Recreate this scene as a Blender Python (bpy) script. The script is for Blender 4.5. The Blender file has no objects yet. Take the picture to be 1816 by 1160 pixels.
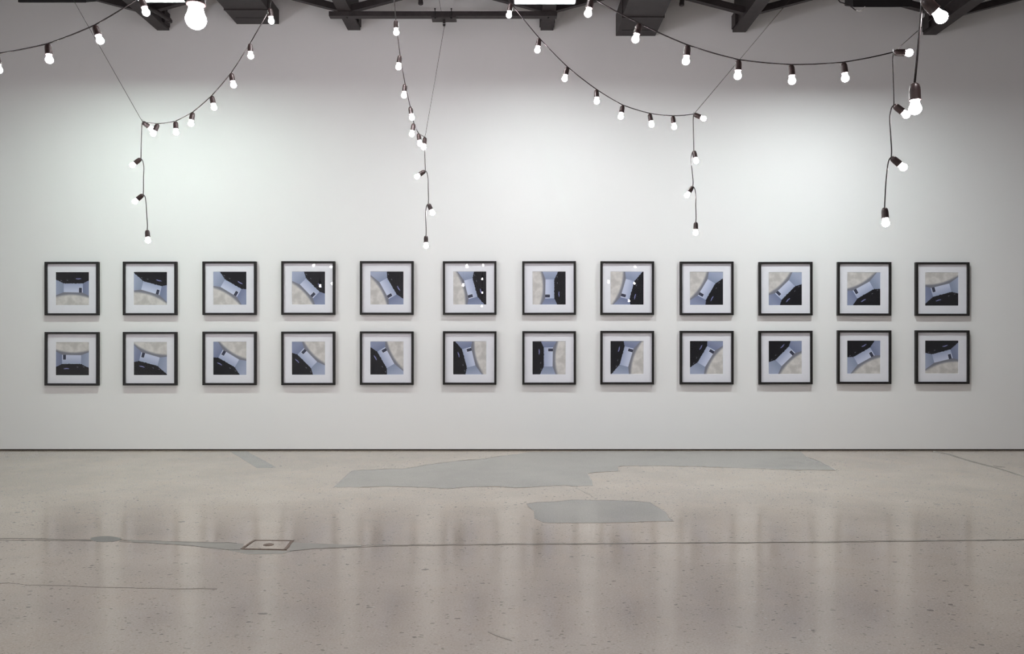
import bpy, bmesh, math, random
from mathutils import Vector, Matrix
random.seed(7)
C = bpy.context.scene.collection
S = bpy.context.scene

# ------------------------------------------------------------------ camera, world, exposure
F = 1443.0            # focal length in pixels of the 1816 wide frame
CX, HY = 908.0, 597.0 # vanishing point
CAM_H, CAM_D = 1.40, 10.0
cam_d = bpy.data.cameras.new('camera')
cam_d.sensor_width = 36.0
cam_d.lens = 36.0 * F / 1816.0
cam_d.shift_y = (HY - 580.0) / 1816.0
cam_d.clip_start = 0.05
cam_d.clip_end = 100
cam = bpy.data.objects.new('camera', cam_d)
cam.location = (0, -CAM_D, CAM_H)
cam.rotation_euler = (math.pi / 2, 0, 0)
C.objects.link(cam)
S.camera = cam
world = bpy.data.worlds.new('world')
S.world = world
world.use_nodes = True
world.node_tree.nodes['Background'].inputs[0].default_value = (0, 0, 0, 1)
world.node_tree.nodes['Background'].inputs[1].default_value = 0.0
S.view_settings.view_transform = 'Standard'
S.view_settings.look = 'None'
S.view_settings.exposure = 0.06
S.view_settings.gamma = 1.0
S.view_settings.use_curve_mapping = False
S.cycles.max_bounces = 8
S.cycles.diffuse_bounces = 5
S.cycles.sample_clamp_indirect = 4.0
S.cycles.use_denoising = True
S.cycles.denoiser = 'OPENIMAGEDENOISE'
S.cycles.denoising_prefilter = 'ACCURATE'
S.cycles.pixel_filter_type = 'BLACKMAN_HARRIS'
S.cycles.filter_width = 1.1
S.cycles.caustics_reflective = False
S.cycles.caustics_refractive = False

BULB_L = 136.0                       # radiance of a lit bulb
BULB_C = (1.0, 0.915, 0.94)
WASH_L = {'green': 180.0, 'neutral': 235.0, 'left': 165.0, 'right': 340.0}
GREEN_C = (0.86, 1.0, 0.92)
NEUT_C = (0.93, 1.0, 0.985)
DAY_L, DAY_C = 135.0, (0.93, 0.94, 1.0)   # daylight in the frosted window of the left wall, out of view

# ------------------------------------------------------------------ helpers
def P(px, py, d):
    """a point seen at pixel (px, py), d metres in front of the camera"""
    return Vector(((px - CX) * d / F, -CAM_D + d, CAM_H - (py - HY) * d / F))

def FL(px, py, z=0.0):
    d = (CAM_H - z) * F / (py - HY)
    v = P(px, py, d); v.z = z
    return v

def mesh_obj(name, bm, mat, parent=None, smooth=False):
    me = bpy.data.meshes.new(name)
    bm.normal_update()
    bm.to_mesh(me); bm.free()
    if mat is not None:
        me.materials.append(mat)
    if smooth:
        for p in me.polygons: p.use_smooth = True
    o = bpy.data.objects.new(name, me)
    C.objects.link(o)
    if parent is not None: o.parent = parent
    return o

def tag(o, label, cat, group=None):
    o['label'] = label; o['category'] = cat
    if group: o['group'] = group
    return o

def thing(name, label, cat, loc=(0, 0, 0), group=None):
    o = bpy.data.objects.new(name, None)
    o.empty_display_size = 0.1
    C.objects.link(o); o.location = loc
    return tag(o, label, cat, group)

def struct(o):
    o['kind'] = 'structure'
    return o

def box(bm, x0, x1, y0, y1, z0, z1):
    vs = [bm.verts.new((x, y, z)) for z in (z0, z1) for y in (y0, y1) for x in (x0, x1)]
    for f in ((0, 2, 3, 1), (4, 5, 7, 6), (0, 1, 5, 4), (2, 6, 7, 3), (0, 4, 6, 2), (1, 3, 7, 5)):
        bm.faces.new([vs[i] for i in f])
    return vs

def box_bm(*a, bevel=0.0):
    bm = bmesh.new(); box(bm, *a)
    if bevel: bmesh.ops.bevel(bm, geom=list(bm.edges), offset=bevel, segments=2, affect='EDGES', profile=0.6)
    return bm

def bar(bm, a, b, w, h, up=Vector((0, 1, 0))):
    """a rectangular bar from a to b; w along 'up', h across"""
    a, b = Vector(a), Vector(b)
    t = (b - a).normalized(); s = up.cross(t).normalized(); u = t.cross(s).normalized()
    vs = []
    for p in (a, b):
        for su, ss in ((-1, -1), (1, -1), (1, 1), (-1, 1)):
            vs.append(bm.verts.new(p + u * su * w / 2 + s * ss * h / 2))
    for i in range(4):
        j = (i + 1) % 4
        bm.faces.new((vs[i], vs[j], vs[4 + j], vs[4 + i]))
    bm.faces.new(vs[3::-1]); bm.faces.new(vs[4:])

def tube(bm, pts, r, n=8):
    pts = [Vector(p) for p in pts]
    rings = []; ref = Vector((0.3, 0.9, 0.2)).normalized()
    for i, p in enumerate(pts):
        t = (pts[min(i + 1, len(pts) - 1)] - pts[max(i - 1, 0)]).normalized()
        s = t.cross(ref)
        if s.length < 1e-3: s = t.cross(Vector((1, 0, 0)))
        s.normalize(); u = s.cross(t).normalized()
        rings.append([bm.verts.new(p + (s * math.cos(2 * math.pi * k / n) + u * math.sin(2 * math.pi * k / n)) * r) for k in range(n)])
    for a, b in zip(rings, rings[1:]):
        for k in range(n):
            bm.faces.new((a[k], a[(k + 1) % n], b[(k + 1) % n], b[k]))
    bm.faces.new(rings[0][::-1]); bm.faces.new(rings[-1])

def lathe(bm, prof, n=20):
    """profile of (r, z) turned about z"""
    rings = []
    for r, z in prof:
        if r < 1e-6: rings.append([bm.verts.new((0, 0, z))])
        else: rings.append([bm.verts.new((r * math.cos(2 * math.pi * k / n), r * math.sin(2 * math.pi * k / n), z)) for k in range(n)])
    for a, b in zip(rings, rings[1:]):
        for k in range(n):
            k2 = (k + 1) % n
            if len(a) == 1 and len(b) == 1: continue
            if len(a) == 1: bm.faces.new((a[0], b[k], b[k2]))
            elif len(b) == 1: bm.faces.new((a[k], b[0], a[k2]))
            else: bm.faces.new((a[k], b[k], b[k2], a[k2]))
    bmesh.ops.recalc_face_normals(bm, faces=list(bm.faces))

# ------------------------------------------------------------------ materials
def new_mat(name):
    m = bpy.data.materials.new(name); m.use_nodes = True
    return m, m.node_tree.nodes, m.node_tree.links, m.node_tree.nodes['Principled BSDF']

def plain(name, col, rough=0.6, metal=0.0, var=0.08, scale=20.0, spec=0.5):
    m, N, L, b = new_mat(name)
    tc = N.new('ShaderNodeTexCoord'); nz = N.new('ShaderNodeTexNoise')
    nz.inputs['Scale'].default_value = scale; nz.inputs['Detail'].default_value = 4
    L.new(tc.outputs['Object'], nz.inputs['Vector'])
    cr = N.new('ShaderNodeValToRGB')
    cr.color_ramp.elements[0].position = 0.3; cr.color_ramp.elements[1].position = 0.7
    cr.color_ramp.elements[0].color = tuple(c * (1 - var) for c in col) + (1,)
    cr.color_ramp.elements[1].color = tuple(min(1, c * (1 + var)) for c in col) + (1,)
    L.new(nz.outputs['Fac'], cr.inputs['Fac']); L.new(cr.outputs['Color'], b.inputs['Base Color'])
    b.inputs['Roughness'].default_value = rough; b.inputs['Metallic'].default_value = metal
    b.inputs['Specular IOR Level'].default_value = spec
    return m

def emit(name, col, strength):
    m = bpy.data.materials.new(name); m.use_nodes = True
    N, L = m.node_tree.nodes, m.node_tree.links
    N.remove(N['Principled BSDF'])
    e = N.new('ShaderNodeEmission'); e.inputs[0].default_value = tuple(col) + (1,); e.inputs[1].default_value = strength
    L.new(e.outputs[0], N['Material Output'].inputs['Surface'])
    return m

class G:
    """tiny node maths"""
    def __init__(s, m): s.N, s.L = m.node_tree.nodes, m.node_tree.links
    def m(s, op, a, b=None, c=None):
        n = s.N.new('ShaderNodeMath'); n.operation = op
        for i, v in enumerate((a, b, c)):
            if v is None: continue
            if isinstance(v, (int, float)): n.inputs[i].default_value = v
            else: s.L.new(v, n.inputs[i])
        return n.outputs[0]
    def step(s, x, e0, e1):
        n = s.N.new('ShaderNodeMapRange'); n.interpolation_type = 'SMOOTHSTEP'
        s.L.new(x, n.inputs[0]); n.inputs[1].default_value = e0; n.inputs[2].default_value = e1
        return n.outputs[0]
    def mix(s, f, a, b, mode='MIX'):
        n = s.N.new('ShaderNodeMix'); n.data_type = 'RGBA'; n.blend_type = mode
        if isinstance(f, (int, float)): n.inputs[0].default_value = f
        else: s.L.new(f, n.inputs[0])
        for i, v in ((6, a), (7, b)):
            if isinstance(v, tuple): n.inputs[i].default_value = v + (1,)
            else: s.L.new(v, n.inputs[i])
        return n.outputs[2]
    def noise(s, vec, scale, detail=4, rough=0.5):
        n = s.N.new('ShaderNodeTexNoise'); n.inputs['Scale'].default_value = scale
        n.inputs['Detail'].default_value = detail; n.inputs['Roughness'].default_value = rough
        if vec is not None: s.L.new(vec, n.inputs['Vector'])
        return n.outputs['Fac']

M = {}
# white wall paint, rolled on: a trace of roller texture
def wall_paint():
    m, N, L, b = new_mat('white_wall_paint'); g = G(m)
    tc = N.new('ShaderNodeTexCoord')
    f = g.noise(tc.outputs['Object'], 0.7, 3)
    L.new(g.mix(f, (0.80, 0.80, 0.805), (0.83, 0.83, 0.83)), b.inputs['Base Color'])
    b.inputs['Roughness'].default_value = 0.75; b.inputs['Specular IOR Level'].default_value = 0.25
    bp = N.new('ShaderNodeBump'); bp.inputs['Strength'].default_value = 0.04; bp.inputs['Distance'].default_value = 0.002
    L.new(g.noise(tc.outputs['Object'], 90, 3), bp.inputs['Height']); L.new(bp.outputs[0], b.inputs['Normal'])
    return m
M['wall'] = wall_paint()

def concrete(name, light, dark, warm, pits=True, rough=(0.15, 0.30)):
    m, N, L, b = new_mat(name); g = G(m)
    tc = N.new('ShaderNodeTexCoord'); v = tc.outputs['Object']
    big = g.noise(v, 0.55, 5, 0.6)
    mid = g.noise(v, 2.6, 6, 0.65)
    fine = g.noise(v, 90, 4, 0.7)
    c = g.mix(g.step(big, 0.38, 0.64), dark, light)
    c = g.mix(g.m('MULTIPLY', g.step(mid, 0.45, 0.7), 0.55), c, warm)
    c = g.mix(0.35, c, g.mix(g.step(fine, 0.33, 0.67), tuple(x * 0.72 for x in dark), tuple(min(1, x * 1.16) for x in light)))
    if pits:
        # small scars and pits, stretched a little along x, only some of the cells have one
        mp = N.new('ShaderNodeMapping'); mp.inputs['Scale'].default_value = (0.75, 1.15, 1.0)
        wv = N.new('ShaderNodeTexNoise'); wv.inputs['Scale'].default_value = 14
        L.new(v, wv.inputs['Vector'])
        ad = N.new('ShaderNodeVectorMath'); ad.operation = 'MULTIPLY_ADD'
        L.new(wv.outputs['Color'], ad.inputs[0]); ad.inputs[1].default_value = (0.05, 0.05, 0); L.new(v, ad.inputs[2])
        L.new(ad.outputs[0], mp.inputs['Vector'])
        for sc, keep, size, col, amt in ((19.0, 0.55, 0.15, (0.12, 0.10, 0.085), 0.75), (38.0, 0.45, 0.22, (0.14, 0.115, 0.095), 0.7), (75.0, 0.55, 0.25, (0.17, 0.14, 0.115), 0.6), (60.0, 0.80, 0.20, (0.62, 0.58, 0.52), 0.55), (5.5, 0.75, 0.07, (0.12, 0.095, 0.08), 0.8)):
            vo = N.new('ShaderNodeTexVoronoi'); vo.inputs['Scale'].default_value = sc
            L.new(mp.outputs[0], vo.inputs['Vector'])
            sx = N.new('ShaderNodeSeparateColor'); L.new(vo.outputs['Color'], sx.inputs[0])
            on = g.m('GREATER_THAN', sx.outputs[0], keep)
            rad = g.m('MULTIPLY', sx.outputs[1], size)
            near = g.m('LESS_THAN', vo.outputs['Distance'], g.m('ADD', rad, 0.04))
            c = g.mix(g.m('MULTIPLY', g.m('MULTIPLY', on, near), amt), c, col)
    L.new(c, b.inputs['Base Color'])
    rr = g.m('MULTIPLY_ADD', mid, rough[1] - rough[0], rough[0])
    L.new(rr, b.inputs['Roughness'])
    b.inputs['Specular IOR Level'].default_value = 0.75
    bp = N.new('ShaderNodeBump'); bp.inputs['Strength'].default_value = 0.10; bp.inputs['Distance'].default_value = 0.002
    L.new(g.noise(v, 25, 5, 0.6), bp.inputs['Height']); L.new(bp.outputs[0], b.inputs['Normal'])
    return m
M['floor'] = concrete('polished_concrete', (0.490, 0.420, 0.355), (0.375, 0.318, 0.272), (0.45, 0.362, 0.290), rough=(0.06, 0.22))
M['patch'] = concrete('grey_repair_mortar', (0.335, 0.318, 0.292), (0.255, 0.243, 0.226), (0.295, 0.276, 0.250), pits=False, rough=(0.12, 0.28))
M['patch_dark'] = concrete('dark_repair_mortar', (0.20, 0.195, 0.175), (0.13, 0.125, 0.115), (0.17, 0.165, 0.145), pits=False, rough=(0.2, 0.36))
M['crack'] = plain('crack_filler', (0.17, 0.15, 0.13), 0.4)
M['hair'] = plain('hairline_crack', (0.27, 0.235, 0.205), 0.35)
M['seam'] = plain('joint_filler_grey', (0.285, 0.265, 0.235), 0.3)
M['rust'] = plain('rusty_iron', (0.155, 0.105, 0.08), 0.55, 0.3, 0.3, 60)
M['gap'] = plain('dark_gap', (0.05, 0.035, 0.025), 0.9)
M['steel'] = plain('dark_brown_steel', (0.030, 0.024, 0.025), 0.55, 0.0, 0.25, 12)
M['duct'] = plain('dark_painted_duct', (0.026, 0.021, 0.022), 0.5, 0.0, 0.2, 9)
M['ceiling'] = plain('dark_ceiling_boards', (0.05, 0.046, 0.047), 0.85)
M['black'] = plain('black_housing', (0.012, 0.011, 0.012), 0.5)
M['frame'] = plain('black_frame_lacquer', (0.014, 0.012, 0.012), 0.5, 0, 0.3, 40, spec=0.3)
M['mat'] = plain('white_mat_board', (0.87, 0.875, 0.93), 0.8, 0, 0.01)
M['back'] = plain('brown_backing_board', (0.32, 0.24, 0.16), 0.8)
M['socket'] = plain('brown_black_bakelite', (0.035, 0.022, 0.021), 0.38, 0, 0.2, 60)
M['cord'] = plain('black_rubber_cord', (0.022, 0.018, 0.018), 0.45)
M['wire'] = plain('steel_wire', (0.05, 0.047, 0.047), 0.6, 0.0)
M['reflector'] = plain('white_enamel_reflector', (0.8, 0.8, 0.8), 0.4)
M['zinc'] = plain('zinc_fitting', (0.5, 0.5, 0.5), 0.3, 0.9)
M['pale_cable'] = plain('pale_grey_cable', (0.55, 0.54, 0.53), 0.5)
M['bulb'] = emit('lit_bulb_glass', BULB_C, BULB_L)
M['daylight'] = emit('daylit_frosted_glass', DAY_C, DAY_L)
M['lamp_green'] = emit('fluorescent_greenish', GREEN_C, WASH_L['green'])
M['lamp_neutral'] = emit('fluorescent_white', NEUT_C, WASH_L['neutral'])
M['lamp_left'] = emit('fluorescent_greenish_wash', GREEN_C, WASH_L['left'])
M['lamp_right'] = emit('fluorescent_white_wash', NEUT_C, WASH_L['right'])

def glass_mat():
    m = bpy.data.materials.new('clear_picture_glass'); m.use_nodes = True
    N, L = m.node_tree.nodes, m.node_tree.links
    N.remove(N['Principled BSDF'])
    t = N.new('ShaderNodeBsdfTransparent'); t.inputs[0].default_value = (0.99, 0.99, 0.995, 1)
    r = N.new('ShaderNodeBsdfGlossy'); r.inputs['Roughness'].default_value = 0.0
    lw = N.new('ShaderNodeLayerWeight'); lw.inputs[0].default_value = 0.5
    g = G(m); fz = g.m('MULTIPLY_ADD', g.m('POWER', lw.outputs['Facing'], 5.0), 0.9, 0.05)
    mx = N.new('ShaderNodeMixShader')
    L.new(fz, mx.inputs[0]); L.new(t.outputs[0], mx.inputs[1]); L.new(r.outputs[0], mx.inputs[2])
    L.new(mx.outputs[0], N['Material Output'].inputs['Surface'])
    return m
M['glass'] = glass_mat()

PRINT = 0.405
def print_mat():
    """the printed photograph: an empty gallery with black ceiling, turned by the print's own angle"""
    m, N, L, b = new_mat('printed_room_photograph'); g = G(m)
    tc = N.new('ShaderNodeTexCoord')
    sp = N.new('ShaderNodeSeparateXYZ'); L.new(tc.outputs['Object'], sp.inputs[0])
    at = N.new('ShaderNodeAttribute'); at.attribute_type = 'OBJECT'; at.attribute_name = 'turn'
    a = at.outputs['Fac']
    x = g.m('DIVIDE', sp.outputs[0], PRINT); y = g.m('DIVIDE', sp.outputs[2], PRINT)
    ca, sa = g.m('COSINE', a), g.m('SINE', a)
    # image content turned clockwise by a: look up with the inverse turn
    u = g.m('SUBTRACT', g.m('MULTIPLY', x, ca), g.m('MULTIPLY', y, sa))
    v = g.m('ADD', g.m('MULTIPLY', x, sa), g.m('MULTIPLY', y, ca))
    cb = N.new('ShaderNodeCombineXYZ'); L.new(u, cb.inputs[0]); L.new(v, cb.inputs[1]); uv = cb.outputs[0]
    n1 = g.noise(uv, 3.2, 4, 0.5); n2 = g.noise(uv, 30, 3)
    jag = g.m('MULTIPLY', g.m('SUBTRACT', n2, 0.5), 0.06)
    cv = g.m('MAXIMUM', g.m('MAXIMUM', 0.157, g.m('MULTIPLY_ADD', g.m('SUBTRACT', -0.257, u), 0.486, 0.157)),
             g.m('MULTIPLY_ADD', g.m('SUBTRACT', u, 0.32), 0.52, 0.157))
    fv = g.m('MINIMUM', g.m('MINIMUM', g.m('MULTIPLY_ADD', u, -0.02, -0.112), g.m('MULTIPLY_ADD', g.m('SUBTRACT', -0.262, u), -0.38, -0.107)),
             g.m('MULTIPLY_ADD', g.m('SUBTRACT', u, 0.31), -0.53, -0.12))
    bv = g.m('MULTIPLY_ADD', g.m('MULTIPLY', u, u), -0.30, g.m('MULTIPLY_ADD', u, -0.03, -0.168))
    # walls of the pictured room
    back = g.mix(g.step(v, -0.12, 0.18), (0.62, 0.67, 0.84), (0.40, 0.46, 0.64))
    left = g.mix(g.step(u, -0.6, -0.25), (0.40, 0.45, 0.60), (0.28, 0.33, 0.47))
    right = g.mix(g.step(u, 0.3, 0.6), (0.20, 0.235, 0.375), (0.28, 0.32, 0.47))
    c = g.mix(g.step(u, -0.255, -0.268), back, left)
    c = g.mix(g.step(u, 0.308, 0.322), c, right)
    # door
    dx = g.m('ABSOLUTE', g.m('SUBTRACT', u, 0.241)); dy = g.m('ABSOLUTE', g.m('SUBTRACT', v, -0.055))
    jamb = g.m('MULTIPLY', g.step(dx, 0.058, 0.052), g.step(dy, 0.092, 0.086))
    c = g.mix(g.m('MULTIPLY', jamb, 0.7), c, (0.72, 0.76, 0.86))
    door = g.m('MULTIPLY', g.step(dx, 0.047, 0.040), g.step(dy, 0.084, 0.078))
    c = g.mix(door, c, (0.035, 0.04, 0.075))
    # floor: grey band by the wall, then pale cloudy concrete with a curved edge
    floor = g.mix(g.step(n1, 0.36, 0.62), (0.56, 0.54, 0.52), (0.74, 0.715, 0.69))
    band = (0.21, 0.215, 0.26)
    dv = g.m('SUBTRACT', bv, v)
    fl = g.mix(g.step(dv, -0.02, 0.065), band, floor)
    c = g.mix(g.step(g.m('SUBTRACT', fv, v), -0.008, 0.008), c, fl)
    # ceiling, with a few lights in it
    ceil = g.mix(g.step(g.noise(uv, 9, 4), 0.5, 0.8), (0.004, 0.004, 0.007), (0.014, 0.013, 0.020))
    lx = g.m('ABSOLUTE', g.m('SUBTRACT', u, 0.185)); ly = g.m('ABSOLUTE', g.m('SUBTRACT', v, 0.297))
    lamp = g.m('MULTIPLY', g.step(lx, 0.095, 0.06), g.step(ly, 0.022, 0.008))
    ceil = g.mix(g.m('MULTIPLY', lamp, g.step(n2, 0.36, 0.56)), ceil, (0.34, 0.36, 0.72))
    for qx, qy in ((-0.155, 0.252), (-0.34, 0.245)):
        q = g.m('MULTIPLY', g.step(g.m('ABSOLUTE', g.m('SUBTRACT', u, qx)), 0.035, 0.012), g.step(g.m('ABSOLUTE', g.m('SUBTRACT', v, qy)), 0.016, 0.004))
        ceil = g.mix(g.m('MULTIPLY', q, 0.7), ceil, (0.20, 0.20, 0.24))
    c = g.mix(g.step(g.m('SUBTRACT', g.m('ADD', v, jag), cv), -0.006, 0.006), c, ceil)
    L.new(c, b.inputs['Base Color'])
    b.inputs['Roughness'].default_value = 0.5; b.inputs['Specular IOR Level'].default_value = 0.2
    return m
M['print'] = print_mat()

# ------------------------------------------------------------------ the room
RX, RB, RZ = 9.0, -14.0, 5.75
fl = bmesh.new(); box(fl, -RX, RX, RB, 0.25, -0.2, 0.0)
floor = struct(mesh_obj('floor', fl, M['floor']))
wb = bmesh.new(); box(wb, -RX, RX, 0.0, 0.25, 0.016, RZ)
wall_back = struct(mesh_obj('wall_back', wb, M['wall']))
gp = bmesh.new(); box(gp, -RX, RX, 0.03, 0.25, 0.0, 0.016)
struct(mesh_obj('trim_1', gp, M['gap']))
for nm, a in (('wall_right', (RX, RX + 0.2, RB, 0.25, 0, RZ)),
              ('wall_front', (-RX - 0.2, RX + 0.2, RB - 0.2, RB, 0, RZ))):
    b_ = bmesh.new(); box(b_, *a); struct(mesh_obj(nm, b_, M['wall']))
# left wall with a low wide window
DY0, DY1, DZ0, DZ1 = -8.82, -7.80, 1.02, 1.72
b_ = bmesh.new()
box(b_, -RX - 0.2, -RX, RB, DY0, 0, RZ); box(b_, -RX - 0.2, -RX, DY1, 0.25, 0, RZ)
box(b_, -RX - 0.2, -RX, DY0, DY1, DZ1, RZ); box(b_, -RX - 0.2, -RX, DY0, DY1, 0, DZ0)
struct(mesh_obj('wall_left', b_, M['wall']))
b_ = bmesh.new()
for a in ((DY0, DY0 + 0.04, DZ0, DZ1), (DY1 - 0.04, DY1, DZ0, DZ1), (DY0 + 0.04, DY1 - 0.04, DZ1 - 0.04, DZ1), (DY0 + 0.04, DY1 - 0.04, DZ0, DZ0 + 0.04)):
    box(b_, -RX - 0.09, -RX - 0.03, *a)
window = struct(mesh_obj('window_1', b_, M['steel']))
mesh_obj('frosted_pane', box_bm(-RX - 0.06, -RX - 0.05, DY0 + 0.04, DY1 - 0.04, DZ0 + 0.04, DZ1 - 0.04), M['daylight'], window)
cb_ = bmesh.new(); box(cb_, -RX - 0.2, RX + 0.2, RB - 0.2, 0.25, RZ, RZ + 0.15)
ceiling = struct(mesh_obj('ceiling', cb_, M['ceiling']))

# ------------------------------------------------------------------ marks in the floor (parts of the floor)
def jag(pts, amp, n, rnd):
    out = []
    for i, p in enumerate(pts):
        q = pts[(i + 1) % len(pts)]
        k = max(1, int(math.dist(p, q) / n))
        for j in range(k):
            t = j / k
            out.append((p[0] + (q[0] - p[0]) * t + rnd.uniform(-amp, amp) * 2.2, p[1] + (q[1] - p[1]) * t + rnd.uniform(-amp, amp) * 0.5))
    return out
def patch(name, pts, mat, z, label=None, amp=1.0, step=9):
    rnd = random.Random(len(pts) * 31)
    bm = bmesh.new()
    pp = jag(pts, amp, step, rnd)
    top = [bm.verts.new(FL(x, max(y, 799.9), z)) for x, y in pp]
    for v_ in top: v_.co.y = min(v_.co.y, -0.002)
    f = bm.faces.new(top)
    f.normal_update()
    if f.normal.z < 0: f.normal_flip()
    r = bmesh.ops.extrude_face_region(bm, geom=[f])
    for v_ in r['geom']:
        if isinstance(v_, bmesh.types.BMVert): v_.co.z = z
    for v_ in top: v_.co.z = -0.001
    bmesh.ops.recalc_face_normals(bm, faces=list(bm.faces))
    bmesh.ops.triangulate(bm, faces=[f for f in bm.faces if len(f.verts) > 4])
    o = mesh_obj(name, bm, mat, floor)
    if label: o['label'] = label
    return o
z2 = lambda L_: [(580 + x / 3.492, 790 + y / 3.492) for x, y in L_]
z3 = lambda L_: [(1000 + x / 3.632, 790 + y / 3.632) for x, y in L_]
z1 = lambda L_: [(380 + x / 5.272, 780 + y / 5.272) for x, y in L_]
big = z2([(40, 258), (95, 212), (150, 155), (300, 148), (480, 142), (650, 115), (800, 95), (950, 85), (1120, 60), (1250, 40)]) \
    + z3([(300, 36), (900, 36), (1300, 36), (1530, 40), (1560, 70), (1640, 100), (1755, 158), (1500, 158), (1300, 150), (1050, 143), (880, 135),
          (600, 132), (380, 130), (345, 138), (355, 165), (200, 172), (150, 180), (175, 225), (180, 260), (60, 262), (0, 258)]) \
    + z2([(1300, 255), (1180, 262), (1050, 252), (850, 258), (750, 270), (640, 262), (400, 252), (200, 258)])
patch('repair_patch', big, M['patch'], 0.0012, 'long grey mortar patch along the foot of the wall', 0.8)
small = z2([(1240, 360), (1290, 352), (1400, 348)]) + z3([(50, 350), (180, 352), (400, 355), (560, 365), (580, 385), (660, 430), (680, 470), (710, 487),
          (600, 490), (300, 497), (100, 500), (0, 498)]) + z2([(1340, 478), (1290, 450), (1285, 405), (1240, 378)])
patch('repair_patch', small, M['patch'], 0.0012, 'smaller grey mortar patch in mid floor', 1.0)
patch('repair_patch', z1([(150, 108), (300, 108), (440, 180), (580, 258), (400, 264), (280, 190)]), M['patch'], 0.0010, 'narrow grey strip patch', 0.4)
patch('repair_patch', [(187 + 27 * math.cos(t) , 956 + 5 * math.sin(t)) for t in [k * math.pi / 9 for k in range(18)]], M['patch_dark'], 0.0014, 'small round dark grey patch on the joint', 0.6)
patch('repair_patch', [(213, 957), (300, 960), (360, 961), (432, 964), (428, 975), (385, 974), (340, 968), (300, 965), (240, 961)], M['seam'], 0.0009, 'grey filler along the joint', 0.4)
patch('repair_patch', [(515, 962), (560, 964), (640, 967), (640, 969), (570, 972), (515, 977)], M['seam'], 0.0009, 'grey filler beside the cover', 0.4)
patch('repair_patch', [(400, 974), (520, 977), (500, 982), (440, 983)], M['seam'], 0.0007, 'grey filler in front of the cover', 0.6)

def crack(pts, wpx, mat, z=0.0016, wob=0.5):
    rnd = random.Random(int(pts[0][0] + pts[0][1]))
    P_ = []
    for p, q in zip(pts, pts[1:]):
        k = max(1, int(math.dist(p, q) / 14))
        for j in range(k): P_.append((p[0] + (q[0] - p[0]) * j / k, p[1] + (q[1] - p[1]) * j / k + rnd.uniform(-wob, wob)))
    P_.append(pts[-1])
    bm = bmesh.new(); lo = []; hi = []
    for x, y in P_:
        w = wpx * rnd.uniform(0.6, 1.3)
        lo.append(bm.verts.new(FL(x, y + w / 2, z))); hi.append(bm.verts.new(FL(x, y - w / 2, z)))
    for i in range(len(lo) - 1): bm.faces.new((lo[i], lo[i + 1], hi[i + 1], hi[i]))
    r = bmesh.ops.extrude_face_region(bm, geom=list(bm.faces))
    for v_ in r['geom']:
        if isinstance(v_, bmesh.types.BMVert): v_.co.z -= z + 0.001
    bmesh.ops.recalc_face_normals(bm, faces=list(bm.faces))
    return mesh_obj('floor_crack', bm, mat, floor)
crack([(-40, 954.5), (80, 955.5), (162, 957.5)], 0.7, M['crack'])
crack([(-40, 958), (80, 958), (162, 959)], 0.7, M['crack'])
crack([(212, 960), (260, 962.5), (310, 965), (360, 970), (400, 974), (426, 975)], 1.0, M['crack'])
crack([(212, 957.5), (300, 960), (420, 963)], 0.5, M['crack'])
crack([(514, 977), (560, 973), (620, 970.5), (700, 968), (908, 965.5), (1200, 963.5), (1500, 961.5), (1860, 957)], 0.6, M['crack'])
crack([(640, 967), (800, 965), (1100, 963.2), (1500, 960), (1860, 956)], 0.5, M['seam'])
crack([(-40, 1032), (30, 1034), (50, 1037), (150, 1040), (230, 1042), (310, 1044), (385, 1044)], 0.55, M['hair'], wob=0.8)
crack([(1655, 800.8), (1685, 806), (1700, 812), (1730, 820), (1765, 829), (1800, 840), (1850, 856)], 1.8, M['seam'], wob=0.6)
crack([(1690, 808.5), (1735, 821), (1770, 830.5), (1800, 840.5)], 0.8, M['crack'], z=0.0019, wob=0.5)
crack([(1762, 826), (1772, 827), (1783, 828)], 1.0, M['crack'])
crack([(1020, 862), (1030, 869), (1038, 873), (1050, 880), (1055, 884)], 0.6, M['hair'])
crack([(865, 1120), (880, 1127), (908, 1136)], 1.2, M['hair'])

def outline(pts, wpx):
    o = crack([p for p in pts if p[1] > 803] , wpx, M['hair'], z=0.0017, wob=0.7)
    o.name = 'patch_edge'
outline(big[:9], 0.5); outline(big[14:19], 0.5); outline(big[19:], 0.35)
outline(small[:8], 0.5); outline(small[7:] + small[:1], 0.5)

# rusty floor cover
hc = [FL(449, 958.5), FL(521.5, 958.8), FL(508, 976), FL(426, 974.5)]
cen = sum(hc, Vector()) / 4
ht = thing('floor_cover', 'small rust-edged square access cover set in the concrete floor', 'floor cover', (cen.x, cen.y, 0))
bm = bmesh.new()
loc = [p - cen for p in hc]
for i in range(4):
    a, b = loc[i], loc[(i + 1) % 4]
    a2, b2 = a * 0.88, b * 0.88
    lo = [bm.verts.new((q.x, q.y, -0.001)) for q in (a, b, b2, a2)]
    hi = [bm.verts.new((q.x, q.y, 0.004)) for q in (a, b, b2, a2)]
    bm.faces.new(hi)
    for k in range(4): bm.faces.new((lo[k], lo[(k + 1) % 4], hi[(k + 1) % 4], hi[k]))
bmesh.ops.recalc_face_normals(bm, faces=list(bm.faces))
mesh_obj('rim', bm, M['rust'], ht)
bm = bmesh.new()
lo = [bm.verts.new((q.x * 0.86, q.y * 0.86, -0.001)) for q in loc]; hi = [bm.verts.new((q.x * 0.86, q.y * 0.86, 0.002)) for q in loc]
bm.faces.new(hi)
for k in range(4): bm.faces.new((lo[k], lo[(k + 1) % 4], hi[(k + 1) % 4], hi[k]))
bmesh.ops.recalc_face_normals(bm, faces=list(bm.faces))
mesh_obj('lid', bm, M['floor'], ht)
bm = bmesh.new(); lathe(bm, [(0, 0.0), (0.035, 0.0), (0.035, 0.004), (0.02, 0.005), (0, 0.005)], 14)
mesh_obj('lift_ring', bm, M['rust'], ht)

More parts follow.
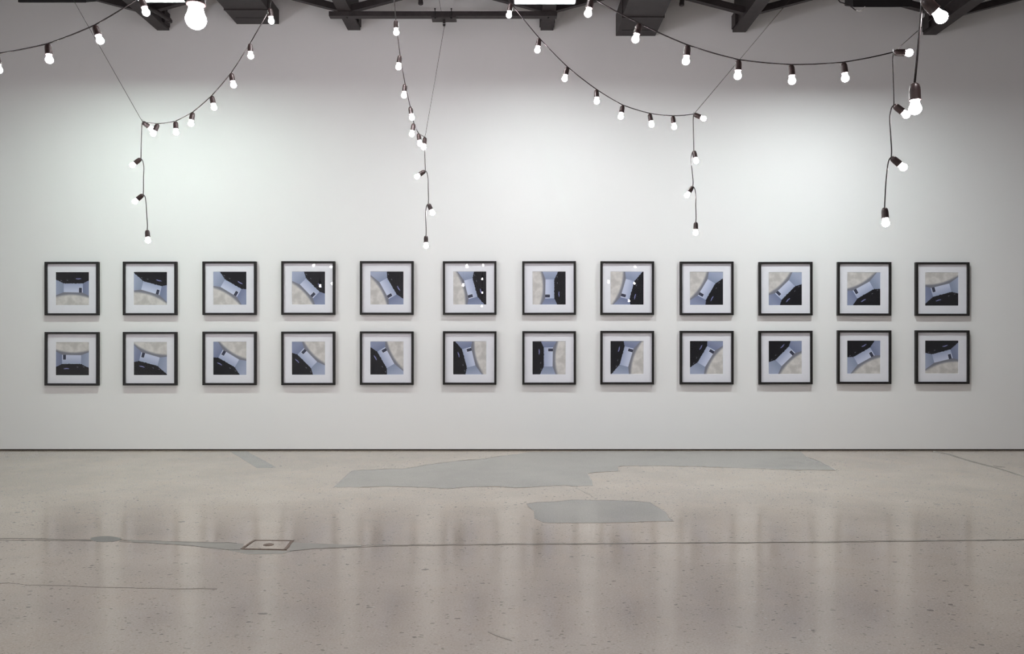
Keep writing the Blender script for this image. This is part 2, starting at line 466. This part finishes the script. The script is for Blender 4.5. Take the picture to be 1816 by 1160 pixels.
# ------------------------------------------------------------------ overhead structure
def wall_px(px, py, d=CAM_D): return P(px, py, d)
joists = [(-60, -38, 52), (279, 300, 54), (617, 639, 53.7), (958.5, 981, 54), (1299, 1322, 57.5), (1637, 1660, 62)]
jl = ['leftmost dark steel roof beam left of the picture', 'dark steel roof beam behind the left lit ceiling lamp', 'dark steel roof beam at the left end of the hanging rail',
      'dark steel roof beam at the right end of the hanging rail', 'bare dark steel roof beam between big duct and black box', 'rightmost dark steel roof beam behind the upper right bulb']
jc = []
for (x0, x1, y), lb in zip(joists, jl):
    if x0 < 0: continue
    a, b = wall_px(x0, y), wall_px(x1, y)
    z = a.z; xc = (a.x + b.x) / 2; w = b.x - a.x
    t = thing('roof_beam', lb, 'beam', (xc, 0, z), 'roof beams running out from the wall')
    mesh_obj('flange', box_bm(-w / 2, w / 2, RB + 0.05, -0.001, 0, 0.035), M['steel'], t)
    mesh_obj('web', box_bm(-w / 2 + 0.02, w / 2 - 0.02, RB + 0.05, -0.001, 0.035, RZ - z), M['steel'], t)
    mesh_obj('wall_shoe', box_bm(-w / 2 - 0.012, w / 2 + 0.012, -0.16, -0.001, 0.036, 0.20), M['steel'], t)
    jc.append((xc, z))
# diagonal bracing in a plane half a metre off the wall
BY = -0.46
xs = [jc[0][0] - 2.36] + [j[0] for j in jc] + [jc[-1][0] + 2.36]
bl = {(0, 1): 'dark diagonal roof brace rising right from beam behind left lit lamp', (0, -1): 'dark diagonal roof brace rising left from beam behind left lit lamp',
      (1, 1): 'dark diagonal roof brace rising right from left end of rail', (1, -1): 'dark diagonal roof brace rising left from left end of rail',
      (2, 1): 'dark diagonal roof brace rising right behind the centre lit lamp', (2, -1): 'dark diagonal roof brace rising left behind the centre lit lamp',
      (3, 1): 'dark diagonal roof brace rising right from bare roof beam', (3, -1): 'dark diagonal roof brace rising left from bare roof beam to big duct',
      (4, 1): 'dark diagonal roof brace rising toward the top right corner', (4, -1): 'dark diagonal roof brace under the black box at upper right'}
for i, (xc, z) in enumerate(jc):
    for sgn in (-1, 1):
        bm = bmesh.new()
        xa = xc + sgn * 0.05; xb = xc + sgn * 1.18
        za = z + 0.075; dz = RZ - 0.0 - za
        bar(bm, (xa, BY, za), (xc + sgn * 1.9, BY, za + 1.85 * 0.262), 0.07, 0.075)
        tag(mesh_obj('roof_brace', bm, M['steel'], None), bl[(i, sgn)], 'brace', 'diagonal roof braces')

# hanging rail below two beams, with clamp, bolts and wire hook
ra = P(583, 26, 9.41); rb = P(988, 26, 9.41)
rz1 = jc[1][1] - 0.001
rail = thing('hanging_rail', 'long dark steel rail spanning under two roof beams', 'rail', ((ra.x + rb.x) / 2, ra.y, rz1 - 0.055))
hl = (rb.x - ra.x) / 2
mesh_obj('channel', box_bm(-hl, hl, 0.0, 0.09, 0.0, 0.055, bevel=0.002), M['steel'], rail)
px_ = lambda px: (px - CX) * 9.41 / F - (ra.x + rb.x) / 2
for q in (614, 973):
    bm = bmesh.new(); lathe(bm, [(0, -0.014), (0.011, -0.014), (0.011, 0.0), (0, 0.0)], 6)
    o = mesh_obj('bolt', bm, M['black'], rail); o.location = (px_(q), 0.045, 0)
cl = mesh_obj('clamp_plate', box_bm(px_(765), px_(808.5), -0.012, 0.135, -0.022, -0.002, bevel=0.002), M['steel'], rail)
for q in (771.5, 800.5):
    bm = bmesh.new(); lathe(bm, [(0, -0.036), (0.012, -0.036), (0.012, -0.021), (0.005, -0.021), (0.005, 0.075), (0.009, 0.075), (0.009, 0.085), (0, 0.085)], 8)
    o = mesh_obj('bolt', bm, M['black'], cl); o.location = (px_(q), -0.006, 0)
bm = bmesh.new(); lathe(bm, [(0, -0.105), (0.012, -0.10), (0.016, -0.085), (0.016, -0.04), (0.010, -0.022), (0, -0.022)], 10)
hk = mesh_obj('wire_grip', bm, M['steel'], cl); hk.location = (px_(787), 0.05, 0)
bm = bmesh.new(); lathe(bm, [(0, -0.118), (0.008, -0.112), (0.008, -0.078), (0.0165, -0.078), (0.0165, -0.070), (0, -0.070)], 10)
o = mesh_obj('ferrule', bm, M['zinc'], cl); o.location = (px_(787), 0.05, 0)
HOOK = Vector((rail.location.x + px_(787), rail.location.y + 0.05, rail.location.z - 0.115))

# ducts that end at the wall
def duct(x0, x1, ybot, ytop, seam_y, label, length):
    a, b = P(x0, ybot, CAM_D), P(x1, ybot, CAM_D)
    z0 = a.z; z1 = P(x0, ytop, CAM_D).z
    xc = (a.x + b.x) / 2; w = (b.x - a.x) / 2
    t = thing('duct', label, 'duct', (xc, 0, z0))
    sd = CAM_D - (z0 - CAM_H) * F / (HY - seam_y)      # where the seam sits along the duct
    mesh_obj('end_section', box_bm(-w, w, -sd, -0.001, 0, z1 - z0, bevel=0.004), M['duct'], t)
    mesh_obj('main_section', box_bm(-w + 0.006, w - 0.006, -length, -sd - 0.012, 0.006, z1 - z0 - 0.006, bevel=0.004), M['duct'], t)
    mesh_obj('seam_flange', box_bm(-w - 0.004, w + 0.004, -sd - 0.012, -sd, -0.006, z1 - z0 + 0.004), M['steel'], t)
    for k in (-0.6, 0.6):
        mesh_obj('hanger_strap', box_bm(k * w - 0.012, k * w + 0.012, -sd - 0.5, -sd - 0.47, z1 - z0 - 0.005, RZ - z0), M['steel'], t)
    # pressed bead across the underside near the wall
    mesh_obj('pressed_bead', box_bm(-w + 0.05, w - 0.05, -0.20, -0.185, -0.004, 0.004), M['duct'], t)
duct(420, 495, 43, 18, 18, 'flat dark rectangular duct above the left light string', 6.0)
duct(1092, 1162, 64, 26, 31, 'deep dark rectangular duct right of the centre lamp', 6.0)

# short pipe ends hanging from above
for px, py, dx, lb in ((746, 8, -2, 'short dark pipe stub above the middle of the rail'), (1209, 10, 6, 'short dark pipe stub right of the deep duct'), (301, 40, -20, 'short dark pipe stub beside the left lit lamp')):
    a = P(px, py, 9.6); b = a + Vector((dx / 150.0, -0.35 if px == 301 else -0.12, 0.0))
    b.z = RZ if px != 301 else a.z + 0.05
    bm = bmesh.new(); tube(bm, [a + Vector((0, 0, 0.028)), a.lerp(b, 0.5) + Vector((0, 0, 0.028)), b], 0.027, 12)
    bmesh.ops.recalc_face_normals(bm, faces=list(bm.faces))
    t = thing('pipe_stub', lb, 'pipe', a, 'short dark pipe ends below the ceiling')
    for v_ in bm.verts: v_.co -= a
    mesh_obj('pipe', bm, M['steel'], t)
    bm = bmesh.new(); lathe(bm, [(0, -0.004), (0.022, -0.003), (0.030, 0.004), (0.030, 0.03), (0.026, 0.032)], 12)
    mesh_obj('cap', bm, M['steel'], t)

# ------------------------------------------------------------------ ceiling lamps
def lamp(px0, px1, py, a, depth, tilt, label, lampmat, skirt_back, skirt_front, height):
    d = CAM_D - a
    pa, pb = P(px0, py, d), P(px1, py, d)
    if skirt_front > 0.02:                                   # the room-side edge is the lowest one seen
        q = P(px0, py, d - depth); pa.x = q.x; pa.z = q.z; pb.x = P(px1, py, d - depth).x
    w = (pb.x - pa.x) / 2
    t = thing('ceiling_lamp', label, 'lamp', ((pa.x + pb.x) / 2, pa.y, pa.z), 'fluorescent lamps under the roof')
    t.rotation_euler = (tilt, 0, 0)
    # tray: top and four sides, open downwards; skirts of the given depth below the diffuser
    bm = bmesh.new()
    e = 0.010
    low = max(skirt_back, skirt_front); ds = low + 0.002     # diffuser height above the lowest edge
    bz, fz = low - skirt_back, low - skirt_front             # lower edges of the wall-side and room-side skirts
    box(bm, -w, w, -depth, 0, height - e, height)
    for xa in (-w, w - e):                                   # end plates follow the slope between both skirts
        vs = [bm.verts.new((xx, yy, zz)) for xx in (xa, xa + e) for yy, zz in ((-depth, fz), (0, bz), (0, height - e), (-depth, height - e))]
        for f in ((3, 2, 1, 0), (4, 5, 6, 7), (0, 1, 5, 4), (1, 2, 6, 5), (2, 3, 7, 6), (3, 0, 4, 7)): bm.faces.new([vs[i] for i in f])
    box(bm, -w + e, w - e, -depth, -depth + e, fz, height - e); box(bm, -w + e, w - e, -e, 0, bz, height - e)
    bmesh.ops.recalc_face_normals(bm, faces=list(bm.faces))
    mesh_obj('housing', bm, M['black'], t)
    if skirt_front < 0.02:
        mesh_obj('reflector', box_bm(-w + e, w - e, -e - 0.003, -e - 0.0005, bz + 0.002, low), M['reflector'], t)
    mesh_obj('diffuser', box_bm(-w + e, w - e, -depth + e, -e - 0.003, ds, ds + 0.012), lampmat, t)
    for s in (-1, 1):
        bm = bmesh.new()
        inv = Matrix.Rotation(-tilt, 4, 'X')
        top = inv @ Vector((s * w * 0.7, -depth / 2, RZ - pa.z))
        tube(bm, [(s * w * 0.7, -depth / 2, height - 0.002), top], 0.006, 6)
        mesh_obj('hanger_rod', bm, M['steel'], t)
    return t
lamp(247, 331, 5, 1.8, 0.16, 0.0, 'lit greenish fluorescent lamp beside the big near bulb', M['lamp_green'], 0.012, 0.0, 0.10)
lamp(911, 1021, 8, 1.8, 0.17, 0.0, 'lit fluorescent lamp at top centre above the rail end', M['lamp_neutral'], 0.012, 0.0, 0.10)
lamp(32, 153.5, 4, 1.75, 0.20, 0.0, 'dark-backed wall lamp in the top left corner', M['lamp_left'], 0.022, 0.112, 0.197)
rl = lamp(1513, 1618, 12, 1.9, 0.20, 0.0, 'dark-backed wall lamp at top right with loose cable', M['lamp_right'], 0.020, 0.110, 0.195)
# loose cable by the right lamp
def smooth_path(pts, k=8):
    out = []
    for i in range(len(pts) - 1):
        p0, p1, p2, p3 = pts[max(i - 1, 0)], pts[i], pts[i + 1], pts[min(i + 2, len(pts) - 1)]
        for j in range(k):
            t = j / k
            out.append(0.5 * ((2 * p1) + (p2 - p0) * t + (2 * p0 - 5 * p1 + 4 * p2 - p3) * t * t + (3 * p1 - p0 - 3 * p2 + p3) * t ** 3))
    out.append(pts[-1])
    return out
cp = [P(x, y, 7.86) for x, y in ((1478, -30), (1487, 0), (1497, 6), (1508, 11), (1516, 17), (1523, 20), (1530, 18), (1534, 12))]
cab = thing('loose_cable', 'thin cable looping down beside the dark lamp at top right', 'cable', cp[0])
bm = bmesh.new(); tube(bm, [p - cp[0] for p in smooth_path(cp[:6])], 0.0055, 6); mesh_obj('dark_length', bm, M['cord'], cab)
bm = bmesh.new(); tube(bm, [p - cp[0] for p in smooth_path(cp[4:])][3:], 0.007, 6); mesh_obj('pale_length', bm, M['pale_cable'], cab)

# ------------------------------------------------------------------ framed photographs
DEP = 0.046; MATD = 0.021; FW = 0.025
def frame_protos():
    hs = 0.655 / 2
    bm = bmesh.new()
    # profile ring: outer back, outer front, inner front, inner back (mitred corners, small bevels)
    prof = [(hs, 0.0), (hs, DEP - 0.002), (hs - 0.002, DEP), (hs - FW + 0.002, DEP), (hs - FW, DEP - 0.002), (hs - FW, 0.004), (hs - FW - 0.004, 0.004), (hs - FW - 0.004, 0.0)]
    rings = [[bm.verts.new((sx * r, -d, sz * r)) for sx, sz in ((-1, -1), (1, -1), (1, 1), (-1, 1))] for r, d in prof]
    n = len(rings)
    for i in range(n):
        a, b = rings[i], rings[(i + 1) % n]
        for k in range(4): bm.faces.new((a[k], a[(k + 1) % 4], b[(k + 1) % 4], b[k]))
    bmesh.ops.recalc_face_normals(bm, faces=list(bm.faces))
    def me(name, bm, mat):
        o = mesh_obj(name, bm, mat); m = o.data; bpy.data.objects.remove(o); return m
    fr = me('frame', bm, M['frame'])
    # mat board with a bevelled window
    bm = bmesh.new(); r0 = hs - FW - 0.0005; r1 = PRINT / 2 + 0.0015; r2 = PRINT / 2 - 0.0005
    rg = [[bm.verts.new((sx * r, -d, sz * r)) for sx, sz in ((-1, -1), (1, -1), (1, 1), (-1, 1))] for r, d in ((r0, MATD - 0.003), (r0, MATD), (r1, MATD), (r2, MATD - 0.003))]
    for i in range(4):
        a, b = rg[i], rg[(i + 1) % 4]
        for k in range(4): bm.faces.new((a[k], a[(k + 1) % 4], b[(k + 1) % 4], b[k]))
    bmesh.ops.recalc_face_normals(bm, faces=list(bm.faces))
    mt = me('mat_board', bm, M['mat'])
    pr = me('photo_print', box_bm(-PRINT / 2 - 0.01, PRINT / 2 + 0.01, -MATD + 0.0035, -MATD + 0.006, -PRINT / 2 - 0.01, PRINT / 2 + 0.01), M['print'])
    gl = bmesh.new(); q = hs - FW - 0.0005
    vs = [gl.verts.new((sx * q, -DEP + 0.006, sz * q)) for sx, sz in ((-1, -1), (1, -1), (1, 1), (-1, 1))]
    gl.faces.new(vs)
    gm = me('glass', gl, M['glass'])
    bk = me('backing', box_bm(-q, q, -MATD + 0.0065, -0.001, -q, q), M['back'])
    return fr, mt, pr, gm, bk
fr, mt, pr, gm, bk = frame_protos()
colx = [(80.3, 176), (219.1, 313.9), (360, 454.9), (499.1, 594.8), (638.5, 733.8), (785.3, 880.8), (926.1, 1021.4), (1064.3, 1159.8), (1205.2, 1300.7), (1345.1, 1440.4), (1484.4, 1579.6), (1622.8, 1718)]
rowy = [[(464.4, 559.2), (464, 559), (463.6, 558.5), (463.1, 558.4), (462.9, 558.3), (462.9, 558.4), (462.9, 558.5), (463.1, 558.6), (463.6, 559), (464.4, 559.5), (464.7, 559.6), (465.5, 559.7)],
        [(589.3, 683.5), (588.8, 683.5), (588.4, 683), (588, 683), (587.5, 682.9), (587.1, 682.8), (587.1, 682.6), (586.7, 682.1), (586.7, 682), (586.6, 681.8), (586.2, 680.9), (586.2, 680.8)]]
ords = ['first', 'second', 'third', 'fourth', 'fifth', 'sixth', 'seventh', 'eighth', 'ninth', 'tenth', 'eleventh', 'last']
rnd = random.Random(3)
for r in range(2):
    for i in range(12):
        deg = 15 * (i + 12 * r)
        x0, x1 = colx[i]; y0, y1 = rowy[r][i]
        d = CAM_D - DEP
        # the visible outer side widens the outline away from the middle; take the front face
        c0 = P((x0 + x1) / 2, (y0 + y1) / 2, d)
        c0.x *= 1 + 0.5 * DEP / d
        turn = {0: 'shown upright', 90: 'turned on its right side', 180: 'turned upside down', 270: 'turned on its left side'}.get(deg, f'turned {deg} degrees clockwise')
        lab = f"black-framed photograph of a room {turn}, {ords[i]} from left in {'upper' if r == 0 else 'lower'} row"
        if ords[i] == 'last': lab = f"black-framed photograph of a room {turn}, at right end of {'upper' if r == 0 else 'lower'} row"
        t = thing('framed_photograph', lab, 'picture', (c0.x, -0.0015, c0.z), 'framed photographs in two rows on the wall')
        t.rotation_euler = (0, math.radians(rnd.uniform(-0.15, 0.15)), 0)
        for nm, me_ in (('frame', fr), ('mat_board', mt), ('photo_print', pr), ('glass', gm), ('backing', bk)):
            o = bpy.data.objects.new(nm, me_); C.objects.link(o); o.parent = t
            if nm == 'photo_print':
                o['turn'] = math.radians(deg)
                o['label'] = f'square photograph of an empty white room {turn}'

# ------------------------------------------------------------------ light strings
bm = bmesh.new()
lathe(bm, [(0, 0.0), (0.007, 0.0005), (0.0125, 0.004), (0.0165, 0.010), (0.0185, 0.018), (0.0195, 0.030), (0.0198, 0.057), (0.0205, 0.0585), (0.0205, 0.062), (0.017, 0.062), (0.016, 0.050), (0, 0.050)], 18)
o = mesh_obj('socket', bm, M['socket'], smooth=True); SOCK = o.data; bpy.data.objects.remove(o)
bm = bmesh.new()
prof = [(0, 0.052), (0.0140, 0.052), (0.0145, 0.064), (0.0150, 0.070), (0.0170, 0.078), (0.0198, 0.085)]
for k in range(0, 8):
    t = math.radians(-20 + k * 110 / 7)
    prof.append((0.0218 * math.cos(t) if k < 7 else 0, 0.0930 + 0.0205 * math.sin(t)))
prof[-1] = (0, 0.1135)
lathe(bm, prof, 16)
o = mesh_obj('bulb', bm, M['bulb'], smooth=True); BULB = o.data; bpy.data.objects.remove(o)
ATT = 0.0925     # attachment to bulb centre

def put_bulb(parent, att, direc, base):
    direc = direc.normalized()
    q = Vector((0, 0, 1)).rotation_difference(direc)
    s = bpy.data.objects.new('socket', SOCK); C.objects.link(s); s.parent = parent
    s.location = att - base; s.rotation_mode = 'QUATERNION'; s.rotation_quaternion = q
    b = bpy.data.objects.new('bulb', BULB); C.objects.link(b); b.parent = s
    b['label'] = 'glowing white bulb'
    return s

def bulb_dir(apx, bpx, d):
    sc = F / d
    dx = (bpx[0] - apx[0]) / sc; dz = -(bpx[1] - apx[1]) / sc
    l2 = dx * dx + dz * dz
    dy = math.sqrt(max(0.0, ATT * ATT - l2)) * 0.85 if l2 < (0.8 * ATT) ** 2 else 0.0
    return Vector((dx, dy, dz))

def string(label, corner_d, drape, drop, L, fac, up_n, up_dir, cord_r=0.0037, corner=True):
    """drape: (attachment px, bulb px) from the corner towards the camera; drop: the hanging end below the corner"""
    apx0 = drape[0][0]
    base = P(apx0[0], apx0[1], corner_d)
    t = thing('light_string', label, 'light string', base, 'strings of bare bulbs hung under the roof')
    atts = []; d = corner_d
    for k, (a, b) in enumerate(drape):
        if k > 0:
            prev = atts[-1]
            lo, hi = d - L, d           # solve for the depth that keeps the spacing
            f = lambda dd: (P(a[0], a[1], dd) - prev).length - L
            if f(hi) >= 0: nd = hi
            else:
                for _ in range(40):
                    md = (lo + hi) / 2
                    if f(md) > 0: lo = md
                    else: hi = md
                nd = (lo + hi) / 2
            d = d + (nd - d) * fac
        p = P(a[0], a[1], d); atts.append(p)
        put_bulb(t, p, bulb_dir(a, b, d), base)
    # on towards the ceiling, out of view
    ext = []
    if up_n:
        v = Vector(up_dir).normalized(); p = atts[-1].copy()
        for k in range(up_n):
            v = (v + Vector((0, 0, 0.10))).normalized()
            p = p + v * L
            if p.z > RZ - 0.15: break
            ext.append(p.copy()); put_bulb(t, p, Vector((0.05 * (-1) ** k, 0.03, -1)), base)
        end = p + v * (max(0.0, (RZ - p.z)) / max(v.z, 0.2))
        end.z = RZ - 0.01
        ext.append(end)
    # cord along the drape
    def seg(a, b, sag, k=6):
        return [a.lerp(b, j / k) + Vector((0, 0, -sag * 4 * (j / k) * (1 - j / k))) for j in range(k)]
    up = Vector((0, 0, 0.002))
    path = []
    seq = (ext[::-1] + atts[::-1]) if up_n else atts[::-1]
    for a, b in zip(seq, seq[1:]): path += seg(a + up, b + up, 0.004)
    path.append(seq[-1] + up)
    # drop
    dp = [(drape[0][0], drape[0][1])] + drop
    cur = []
    for k, (a, b) in enumerate(drop):
        s = corner_d
        p = P(a[0], a[1], s)
        put_bulb(t, p, bulb_dir(a, b, s), base)
        sc = F / s / 210.0
        pa, pb_ = dp[k]
        if k == 0: ctrl = [P(pa[0], pa[1], s), P(pa[0] - 1.0 * sc, pa[1] + 10 * sc, s), P(pa[0] * 0.4 + a[0] * 0.6 - 0.5 * sc, pa[1] * 0.4 + a[1] * 0.6, s), p]
        else:
            sg = -1 if pb_[0] > pa[0] + 1 else 1
            ctrl = [P(pa[0], pa[1], s), P(pa[0] + sg * 3.2 * sc, pa[1] + 4.5 * sc, s), P(pa[0] + sg * 5.0 * sc, pa[1] + 16 * sc, s),
                    P((pa[0] + sg * 5.0 * sc) * 0.45 + a[0] * 0.55, pa[1] * 0.45 + a[1] * 0.55, s), P(a[0] + 0.4 * sc, a[1] - 9 * sc, s), p]
        path += smooth_path(ctrl, 6)[1:]
    bm = bmesh.new(); tube(bm, [p - base for p in path], cord_r, 7)
    mesh_obj('cord', bm, M['cord'], t, smooth=True)
    return t, base

s1, c1 = string('string of bare bulbs draped and dropping above the left frames', 6.87,
    [((252.5, 216), (261, 223.8)), ((280.3, 219.6), (271, 238.7)), ((311.3, 215), (312.4, 237)), ((342, 199), (338.7, 218.4)), ((375.4, 170), (380, 192)),
     ((409.8, 129.7), (414, 150)), ((443.3, 77.3), (444.5, 96.3)), ((479, 15), (481, 35.5))],
    [((250, 281.3), (233.8, 293.6)), ((254, 344.8), (237.7, 358.8)), ((261, 407.7), (262.4, 426.7))], 0.305, 0.75, 7, (0.35, -0.55, 0.75))
s2, c2 = string('string of bare bulbs hanging in line below the rail clamp', 7.2,
    [((753.8, 243.3), (751.5, 260)), ((742, 236.6), (745, 255.6)), ((734, 219), (730.3, 237.7)), ((727.5, 189.3), (730.5, 208.4)), ((718.4, 149), (716.6, 167.7)),
     ((709.5, 98.3), (707, 116.5)), ((702.2, 36.2), (702.7, 54.5))],
    [((754.3, 302.7), (739.6, 313)), ((759.6, 361), (766.4, 376)), ((755.4, 417.9), (755.7, 436.5))], 0.30, 0.6, 7, (-0.05, -0.35, 0.95))
s3, c3 = string('string of bare bulbs curving down from the centre lamp to right of middle', 6.87,
    [((1230.3, 202.6), (1245, 209)), ((1193, 205.7), (1196, 226.7)), ((1152, 201.4), (1155.8, 222)), ((1104.4, 186.7), (1100.6, 208.2)), ((1057.6, 158.8), (1058.3, 179.3)),
     ((1006.4, 119), (1001, 141)), ((956.3, 67.9), (953.2, 88)), ((906, 6), (902.6, 26.6))],
    [((1230.5, 267), (1234, 282.8)), ((1228.7, 330.3), (1219, 345.3)), ((1234, 393.8), (1233.5, 413.3))], 0.305, 0.7, 7, (-0.55, -0.45, 0.7))
s4, c4 = string('nearer string of larger bulbs swagged across the upper right', 4.75,
    [((1584.5, 93), (1610.6, 93.7)), ((1495.8, 111), (1499, 138)), ((1402.9, 115.2), (1404.6, 142.3)), ((1309.6, 106.4), (1308.3, 134.2)), ((1219.7, 80.5), (1216.6, 106.4)),
     ((1134, 42), (1127.2, 68.4)), ((1048.7, -4), (1042.9, 23.3))],
    [((1585.2, 186.2), (1605.5, 202)), ((1580.5, 278.8), (1602, 296.5)), ((1568.7, 368), (1570.6, 394.6))], 0.31, 0.6, 7, (-0.7, -0.3, 0.65))
s0, c0 = string('string of bulbs swagged across the upper left corner', 4.75,
    [((-92, 92), (-118, 94)), ((-7, 96), (-2, 127)), ((85, 78), (87.5, 105)), ((168, 45), (177.3, 71)), ((250, -5), (259, 21.5))],
    [((-94, 186), (-114, 200)), ((-90, 278), (-110, 295)), ((-100, 368), (-101, 395))], 0.31, 0.8, 7, (0.6, -0.35, 0.7))
s5, c5 = string('nearest hanging string end with two large bulbs at the upper right', 2.90,
    [((1622, 147), (1623, 192)), ((1636, -4), (1671, 32.4))], [], 0.31, 0.6, 6, (0.03, -0.25, 0.97), cord_r=0.0042)
s6, c6 = string('single largest bulb hanging closest to the camera, upper left', 1.73,
    [((347, -43), (347.5, 34))], [], 0.31, 0.6, 5, (0.02, -0.15, 0.98), cord_r=0.0042)

# ------------------------------------------------------------------ support wires
def wire(a, b, label, mid=None):
    t = thing('support_wire', label, 'wire', a, 'thin wires holding the light strings')
    bm = bmesh.new(); pts = [a, b] if mid is None else [a, mid, b]
    tube(bm, [p - a for p in pts], 0.0021, 6); mesh_obj('wire', bm, M['wire'], t)
    bm = bmesh.new(); lathe(bm, [(0, 0.02), (0.004, 0.018), (0.004, -0.012), (0, -0.014)], 8)
    mesh_obj('crimp', bm, M['zinc'], t)
def at_ceiling(px0, py0, px1, py1, d):
    py = HY - (RZ - CAM_H) * F / d
    px = px0 + (px1 - px0) * (py - py0) / (py1 - py0)
    return P(px, py, d)
wire(c1, at_ceiling(253, 215, 133, 4, 7.5), 'thin wire slanting from the top left lamp to the left light string')
wire(c2, at_ceiling(786, 38, 779, 0, 9.42), 'thin wire from the rail clamp to the middle light string', HOOK)
wire(c3, at_ceiling(1231, 202, 1389, 14, 9.3), 'thin wire slanting up right from the bend of the curved light string')
wire(c4, at_ceiling(1583, 93, 1652, 32, 8.0), 'short thin wire slanting up right from the nearer swagged string')
